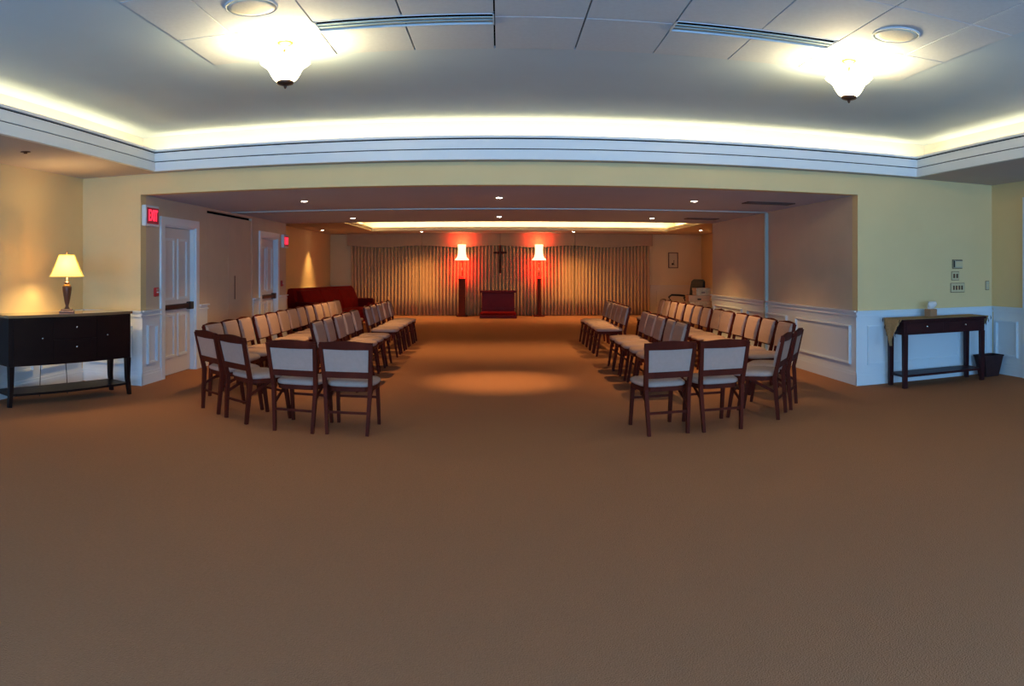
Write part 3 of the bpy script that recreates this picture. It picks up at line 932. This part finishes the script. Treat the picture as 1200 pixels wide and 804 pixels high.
# ------------------------------------------------------------------ console table on the right
ct = thing('console_table', 'narrow dark cherry console table with two knobs and low shelf', 'console table', (5.43, 7.87, 0))
W2 = 0.64
MB().box(-W2, -0.19, 0.67, W2, 0.20, 0.83).build('apron', M['table'], ct)
MB().box(-W2 - 0.02, -0.215, 0.83, W2 + 0.02, 0.215, 0.86, 0.006).build('top', M['table'], ct)
MB().box(-W2 + 0.02, -0.17, 0.135, W2 - 0.02, 0.19, 0.165).build('shelf', M['table'], ct)
for sx in (-1, 1):
    x0 = sx * W2 * 0.5
    dwr = MB().box(x0 - W2 * 0.44, -0.198, 0.69, x0 + W2 * 0.44, -0.185, 0.815, 0.003).build('drawer', M['table'], ct)
    MB().tube([(x0 * 0.95, -0.195, 0.765), (x0 * 0.95, -0.212, 0.765), (x0 * 0.95, -0.225, 0.765)], [0.006, 0.015, 0.011], 10).build('knob', M['steel'], dwr)
    for y in (-0.17, 0.175):
        x = sx * (W2 - 0.03)
        MB().beam([(x, y, 0.67), (x, y, 0.0)], [0.062, 0.052], [0.062, 0.052]).build('leg', M['table'], ct)

# burlap runner draped over the table with pointed ends
ru = thing('table_runner', 'tan burlap runner over the console table, pointed end hanging left', 'table runner', (5.43, 7.87, 0.862))
n = 10
b = MB()
def strip(pts_front, pts_back, t=0.004):
    rings = []
    for a, c in zip(pts_front, pts_back):
        a, c = Vector(a), Vector(c)
        rings.append([a, c, c + Vector((0, 0, t)), a + Vector((0, 0, t))])
    return rings
yf, yb = -0.205, 0.205
top_f = [(-0.665, yf, 0.003), (-0.3, yf + 0.002, 0.003), (0.3, yf + 0.002, 0.003), (0.667, yf, 0.003)]
top_b = [(-0.665, yb, 0.003), (-0.3, yb, 0.003), (0.3, yb, 0.003), (0.667, yb, 0.003)]
b.loft(strip(top_f, top_b))
b.build('runner_top', M['burlap'], ru)
# left hanging end: a triangle with soft folds, swung out a little
b = MB()
rows_ = 9
for side in (-1, 1):
    b = MB()
    depth = 0.34 if side < 0 else 0.16
    rings = []
    for r in range(rows_ + 1):
        t = r / rows_
        z = 0.006 - depth * t
        half = (yb - yf) / 2 * (1 - t) * 1.05 + 0.004
        cyy = -0.02 * t
        x = side * (0.667 + 0.012 + (0.045 * math.sin(t * 2.2)) + 0.012)
        m_ = 8
        fr2 = []
        for k in range(m_ + 1):
            s_ = k / m_
            y = cyy - half + 2 * half * s_
            fr2.append((x + side * 0.018 * math.sin(s_ * 9 + t * 2) * t, y, z))
        bk2 = [(p[0] - side * 0.006, p[1], p[2]) for p in reversed(fr2)]
        rings.append(fr2 + bk2)
    b.loft(rings, smooth=True)
    b.build('hanging_end', M['burlap'], ru)
    for k in range(9):
        t = k / 8
        yy = -0.02 - ((yb - yf) / 2) * (1 - abs(2 * t - 1)) * 0 + (yf + (yb - yf) * t)
        zz = 0.006 - depth * (1 - abs(2 * t - 1))
        xx = side * 0.72
        MB().tube([(xx, yy, zz), (xx + side * 0.006, yy, zz - 0.03), (xx, yy, zz - 0.055)], [0.004, 0.007, 0.003], 6).build('tassel', M['tassel'], ru)

# tissue box
tb = thing('tissue_box', 'small brown tissue box with white tissue on the console table', 'tissue box', (5.36, 7.92, 0.87), 0.2)
MB().box(-0.065, -0.06, 0, 0.065, 0.06, 0.10, 0.008).build('carton', M['tissue_box'], tb)
b = MB()
rings = []
rnd = random.Random(3)
for i in range(6):
    t = i / 5
    rings.append([((0.035 + 0.035 * math.sin(t * 2.6)) * (1 + 0.25 * math.sin(3 * 2 * PI * k / 14 + i)) * math.cos(2 * PI * k / 14) + 0.03 * t, (0.02 + 0.03 * math.sin(t * 2.6)) * (1 + 0.2 * math.cos(2 * 2 * PI * k / 14)) * math.sin(2 * PI * k / 14), 0.098 + 0.10 * t) for k in range(14)])
b.loft(rings, smooth=True)
b.build('tissue', M['tissue'], tb)

# waste bin on the floor right of the table
wb = thing('waste_bin', 'dark tapered waste bin on the floor right of console table', 'waste bin', (6.36, 7.95, 0))
b = MB()
o_ = [(0.11, 0.09, 0.0), (0.165, 0.13, 0.29)]
rg = []
for hx, hy, z in o_ + [(0.158, 0.123, 0.29), (0.105, 0.085, 0.012)]:
    rg.append([(-hx, -hy, z), (hx, -hy, z), (hx, hy, z), (-hx, hy, z)])
b.loft(rg)
b.build('body', M['bin'], wb)
MB().box(-0.17, -0.135, 0.275, 0.17, -0.125, 0.295).box(-0.17, 0.125, 0.275, 0.17, 0.135, 0.295).box(-0.17, -0.125, 0.275, -0.16, 0.125, 0.295).box(0.16, -0.125, 0.275, 0.17, 0.125, 0.295).build('rim', M['bin'], wb)

# ------------------------------------------------------------------ red sofa
sl = 3.1
near, far = Vector((-5.0, 16.75)), Vector((-4.15, 19.75))
srz = ang(near, far) - PI / 2       # local +y runs from near to far end, local +x faces the room
sc_ = (near + far) / 2
sf = thing('sofa', 'long red velvet sofa by the left wall before the drapes', 'sofa', (sc_.x, sc_.y, 0), srz)
h2 = (far - near).length / 2
# back: leaning panel
def back_ring(y):
    return [(0.02, y, 0.12), (0.26, y, 0.14), (0.20, y, 0.60), (0.13, y, 0.98), (0.06, y, 1.03), (-0.02, y, 1.01), (-0.05, y, 0.9), (-0.02, y, 0.5)]
MB().loft([back_ring(y) for y in (-h2, h2)]).build('backrest', M['sofa'], sf)
for k in range(3):
    y0 = -h2 + 0.14 + k * (2 * h2 - 0.28) / 3
    y1 = y0 + (2 * h2 - 0.28) / 3 - 0.02
    cu = MB().loft([[(0.27 + dx, y, 0.44), (0.40 + dx, y, 0.46), (0.37 + dx, y, 0.72), (0.25 + dx, y, 0.96), (0.16 + dx, y, 0.97), (0.20 + dx, y, 0.7)] for y, dx in ((y0, -0.02), (y0 + 0.06, 0.0), (y1 - 0.06, 0.0), (y1, -0.02))]).build('back_cushion', M['sofa'], sf)
    MB().box(0.24, y0, 0.32, 0.84, y1, 0.47, 0.03).build('seat_cushion', M['sofa'], sf)
MB().box(0.08, -h2 + 0.02, 0.10, 0.82, h2 - 0.02, 0.32, 0.01).build('seat_base', M['sofa'], sf)
for s_ in (-1, 1):
    ya, yb_ = s_ * h2, s_ * (h2 - 0.13)
    MB().box(0.02, ya, 0.10, 0.80, yb_, 0.70, 0.02).build('arm', M['crimson'], sf)
    for x in (0.10, 0.74):
        MB().beam([(x, s_ * (h2 - 0.08), 0.10), (x, s_ * (h2 - 0.08), 0.0)], [0.06, 0.045], [0.06, 0.045]).build('leg', M['black'], sf)

# ------------------------------------------------------------------ black chair and boxes behind the right rows
oc = thing('armchair', 'black leather high backed armchair behind the right rows of chairs', 'armchair', (4.36, 16.5, 0), math.radians(-68))
MB().box(-0.27, -0.27, 0.42, 0.27, 0.27, 0.50, 0.03).build('seat', M['leather'], oc)
b = MB()
b.loft([[(-w, y, z), (w, y, z), (w, y + 0.07, z), (-w, y + 0.07, z)] for w, y, z in ((0.20, 0.22, 0.50), (0.25, 0.25, 0.75), (0.26, 0.29, 1.05), (0.24, 0.31, 1.20), (0.16, 0.32, 1.25))])
o = b.build('backrest', M['leather'], oc)
smoothmod(o, 0, 0.02)
for s_ in (-1, 1):
    MB().tube([(s_ * 0.28, 0.26, 0.84), (s_ * 0.30, 0.0, 0.87), (s_ * 0.30, -0.22, 0.88), (s_ * 0.30, -0.30, 0.83), (s_ * 0.29, -0.25, 0.74), (s_ * 0.28, -0.1, 0.64), (s_ * 0.27, 0.02, 0.50)], 0.024, 8).build('arm', M['leather'], oc)
MB().tube([(0, 0, 0.06), (0, 0, 0.43)], 0.03, 10).build('column', M['black'], oc)
for k in range(5):
    a = 2 * PI * k / 5
    MB().beam([(0, 0, 0.10), (0.30 * math.cos(a), 0.30 * math.sin(a), 0.05)], [0.05, 0.035], [0.04, 0.03]).build('base_leg', M['black'], oc)
    MB().lathe([(0.001, 0.0), (0.022, 0.006), (0.026, 0.026), (0.018, 0.046), (0.001, 0.05)], 10, (0.30 * math.cos(a), 0.30 * math.sin(a), 0)).build('caster', M['black'], oc)

bt = thing('side_table', 'small dark side table carrying the stacked boxes', 'side table', (4.33, 15.35, 0))
MB().box(-0.34, -0.25, 0.60, 0.34, 0.25, 0.635, 0.005).build('top', M['table'], bt)
for sx in (-1, 1):
    for sy in (-1, 1):
        MB().beam([(sx * 0.29, sy * 0.20, 0.60), (sx * 0.29, sy * 0.20, 0)], 0.045, 0.045).build('leg', M['table'], bt)
def carton(x, y, z, w, d, h, rz_, m, label):
    t = thing('cardboard_box', label, 'box', (x, y, z), rz_, 'boxes stacked behind the right rows')
    MB().box(-w / 2, -d / 2, 0, w / 2, d / 2, h * 0.62, 0.004).build('body', M[m], t)
    MB().box(-w / 2 - 0.008, -d / 2 - 0.008, h * 0.62, w / 2 + 0.008, d / 2 + 0.008, h, 0.004).build('lid', M[m], t)
    MB().box(-0.05, -d / 2 - 0.01, h * 0.25, 0.03, -d / 2, h * 0.5).build('sticker', M['ink' if m != 'carton_pale' else 'tissue_box'], t)
carton(4.33, 15.33, 0.636, 0.52, 0.38, 0.15, 0.05, 'carton_pale', 'lowest pale cardboard box in stack behind the right rows')
carton(4.31, 15.33, 0.788, 0.49, 0.36, 0.13, -0.06, 'carton', 'middle orange tan cardboard box in the stack')
carton(4.39, 15.33, 0.920, 0.33, 0.28, 0.16, 0.05, 'carton_pale', 'top cream printed box in the stack beside black armchair')

# ------------------------------------------------------------------ folding chairs
CH = 0.845
def chair_proto():
    t = thing('folding_chair', 'x', 'chair')
    # seat cushion: rounded outline, domed
    def outline(g, z, n=24):
        pts = []
        for k in range(n):
            a = 2 * PI * k / n
            cx, sy = math.cos(a), math.sin(a)
            e = 0.42
            px = math.copysign(abs(cx) ** e, cx)
            py = math.copysign(abs(sy) ** e, sy)
            half = 0.235 if py > 0 else 0.235 - 0.03 * abs(py)
            pts.append(((half + g) * px, 0.03 + (0.235 + g) * py, z))
        return pts
    MB().loft([outline(-0.012, 0.425), outline(0.0, 0.435), outline(0.0, 0.455), outline(-0.02, 0.472), outline(-0.08, 0.482), outline(-0.16, 0.484)], smooth=True).build('seat_cushion', M['fabric'], t)
    b = MB()
    b.loft([outline(-0.008, 0.385), outline(-0.008, 0.427)])
    b.build('seat_frame', M['wood'], t)
    def post(s_, z):
        # x, y of the back post's centre line at height z
        if z < 0.42:
            return (s_ * (0.185 + 0.022 * z / 0.42), -0.25 + 0.03 * z / 0.42)
        k = (z - 0.42) / (CH - 0.42)
        return (s_ * (0.207 + 0.024 * k), -0.22 - 0.10 * k)
    for s_ in (-1, 1):
        zs = [0, 0.2, 0.42, 0.6, CH - 0.02]
        MB().beam([(*post(s_, z), z) for z in zs], [0.028, 0.032, 0.036, 0.036, 0.034], [0.034, 0.038, 0.042, 0.036, 0.030]).build('back_leg', M['wood'], t)
        MB().beam([(s_ * 0.195, 0.20, 0.40), (s_ * 0.20, 0.265, 0.0)], [0.034, 0.028], [0.040, 0.030]).build('front_leg', M['wood'], t)
        MB().beam([(s_ * 0.185, 0.05, 0.40), (s_ * 0.188, -0.225, 0.27)], 0.014, 0.026).build('brace', M['wood'], t)
    # crest rail
    b = MB()
    rings = []
    n = 10
    for i in range(n + 1):
        u = -1 + 2 * i / n
        zt = CH + 0.016 * math.cos(u * PI / 2) ** 2 - 0.006
        zb = CH - 0.072 + 0.004 * abs(u)
        x = u * 0.245
        y1 = -0.318 + 0.012 * u * u
        y0 = -0.305 + 0.012 * u * u
        rings.append([(x, y1 - 0.014, zt), (x, y1 + 0.014, zt), (x, y0 + 0.014, zb), (x, y0 - 0.014, zb)])
    b.loft(rings)
    b.build('crest_rail', M['wood'], t)
    px, py = post(1, 0.54)
    MB().box(-px, py - 0.014, 0.515, px, py + 0.014, 0.572).build('lower_back_rail', M['wood'], t)
    # rear upholstered panel and front pad
    def slab(z0, z1, yo0, yo1, w0, w1, ed=0.0):
        rr = []
        for z in (z0, z1):
            k = (z - 0.42) / (CH - 0.42)
            yc = -0.22 - 0.10 * k
            w = w0 if z == z0 else w1
            rr.append([(-w, yc + yo0, z), (w, yc + yo0, z), (w - ed, yc + yo1, z), (-w + ed, yc + yo1, z)])
        return rr
    MB().loft(slab(0.57, CH - 0.07, -0.006, 0.012, 0.197, 0.208)).build('rear_panel', M['fabric'], t)
    rr = []
    for z, ins, th_ in ((0.532, 0.008, 0.020), (0.54, 0.0, 0.034), (0.66, 0.0, 0.040), (0.79, 0.0, 0.034), (CH - 0.020, 0.0, 0.026), (CH - 0.012, 0.004, 0.018)):
        k = (z - 0.42) / (CH - 0.42)
        yc = -0.22 - 0.10 * k
        w = 0.196 + 0.024 * k - ins
        rr.append([(-w, yc + 0.016, z), (w, yc + 0.016, z), (w, yc + 0.016 + th_ * 0.5, z), (w - 0.014, yc + 0.016 + th_, z), (-w + 0.014, yc + 0.016 + th_, z), (-w, yc + 0.016 + th_ * 0.5, z)])
    MB().loft(rr).build('back_pad', M['fabric'], t)
    MB().beam([(-0.195, -0.236, 0.20), (0.195, -0.236, 0.20)], 0.022, 0.014, (0, 0, 1)).build('stretcher', M['wood'], t)
    MB().beam([(-0.198, 0.222, 0.27), (0.198, 0.222, 0.27)], 0.022, 0.014, (0, 0, 1)).build('front_stretcher', M['wood'], t)
    return t
proto = chair_proto()
used = [False]
ORD = ['nearest', 'second', 'third', 'fourth', 'fifth', 'sixth', 'seventh', 'eighth', 'ninth', 'tenth', 'eleventh', 'twelfth', 'farthest']
def put(x, y, facing, label, group):
    """facing: degrees clockwise from +Y (away from the camera)"""
    rz_ = -math.radians(facing)
    if not used[0]:
        used[0] = True
        proto.location = (x, y, 0)
        proto.rotation_euler = (0, 0, rz_)
        proto['label'] = label
        proto['group'] = group
        return proto
    return dup(proto, (x, y, 0), rz_, label, group)
def back_at(p, q, facing):
    """centre of a chair whose back feet stand at p and q"""
    a = math.radians(facing)
    mx, my = (p[0] + q[0]) / 2, (p[1] + q[1]) / 2
    return mx + 0.25 * math.sin(a), my + 0.25 * math.cos(a)
GN = 'chairs at the near ends of the rows'
x, y = back_at((-1.54, 6.40), (-1.19, 6.38), 2)
put(x, y, 1, 'chair with its back to us, end of left block nearest the aisle', GN)
x, y = back_at((-2.045, 6.41), (-1.69, 6.37), 6)
put(x, y, 5, 'chair with its back to us, second from aisle in left block', GN)
x, y = back_at((-2.675, 6.81), (-2.39, 6.56), 33)
put(x + 0.01, y - 0.01, 37, 'turned chair at near end of left block, third from aisle', GN)
x, y = back_at((-3.06, 7.13), (-2.80, 6.895), 42)
put(x - 0.035, y + 0.035, 41, 'turned chair at near end of left block, outermost beside nearer door', GN)
x, y = back_at((1.351, 6.33), (1.695, 6.41), -6)
put(x - 0.012, y, -7, 'chair with its back to us, end of right block nearest the aisle', GN)
x, y = back_at((1.83, 6.38), (2.18, 6.42), -6)
put(x + 0.035, y, -5, 'chair with its back to us, second from aisle in right block', GN)
x, y = back_at((2.65, 6.67), (2.84, 6.95), -55)
put(x + 0.06, y + 0.02, -56, 'turned chair at near end of right block, third from aisle', GN)
x, y = back_at((2.97, 7.1), (3.187, 7.41), -58)
put(x + 0.04, y, -58, 'turned chair at near end of right block, outermost toward panelled wall', GN)
rj = random.Random(8)
for i in range(13):
    put(-3.06 + rj.uniform(-.015, .015), 8.06 + 0.555 * i, 90 + rj.uniform(-2, 2), '%s chair in the long left row along the door wall' % ORD[i], 'long left row of chairs')
for i in range(13):
    put(3.18 + rj.uniform(-.015, .015), 8.31 + 0.57 * i, -90 + rj.uniform(-2, 2), '%s chair in the long right row along the panelled wall' % ORD[i], 'long right row of chairs')
O5 = ['nearest', 'second', 'middle', 'fourth', 'farthest']
for i in range(5):
    put(-1.98 + rj.uniform(-.01, .01), 8.82 + 0.60 * i, 90 + rj.uniform(-2, 2), '%s chair of the nearer five along the left side of aisle' % O5[i], 'nearer five chairs left of the aisle')
for i in range(5):
    put(-1.98 + rj.uniform(-.01, .01), 12.35 + 0.60 * i, 90 + rj.uniform(-2, 2), '%s chair of the farther five along the left side of aisle' % O5[i], 'farther five chairs left of the aisle')
for i in range(5):
    put(1.94 + rj.uniform(-.01, .01), 8.64 + 0.555 * i, -90 + rj.uniform(-2, 2), '%s chair of the nearer five along the right side of aisle' % O5[i], 'nearer five chairs right of the aisle')
for i in range(5):
    put(1.93 + rj.uniform(-.01, .01), 12.48 + 0.535 * i, -90 + rj.uniform(-2, 2), '%s chair of the farther five along the right side of aisle' % O5[i], 'farther five chairs right of the aisle')
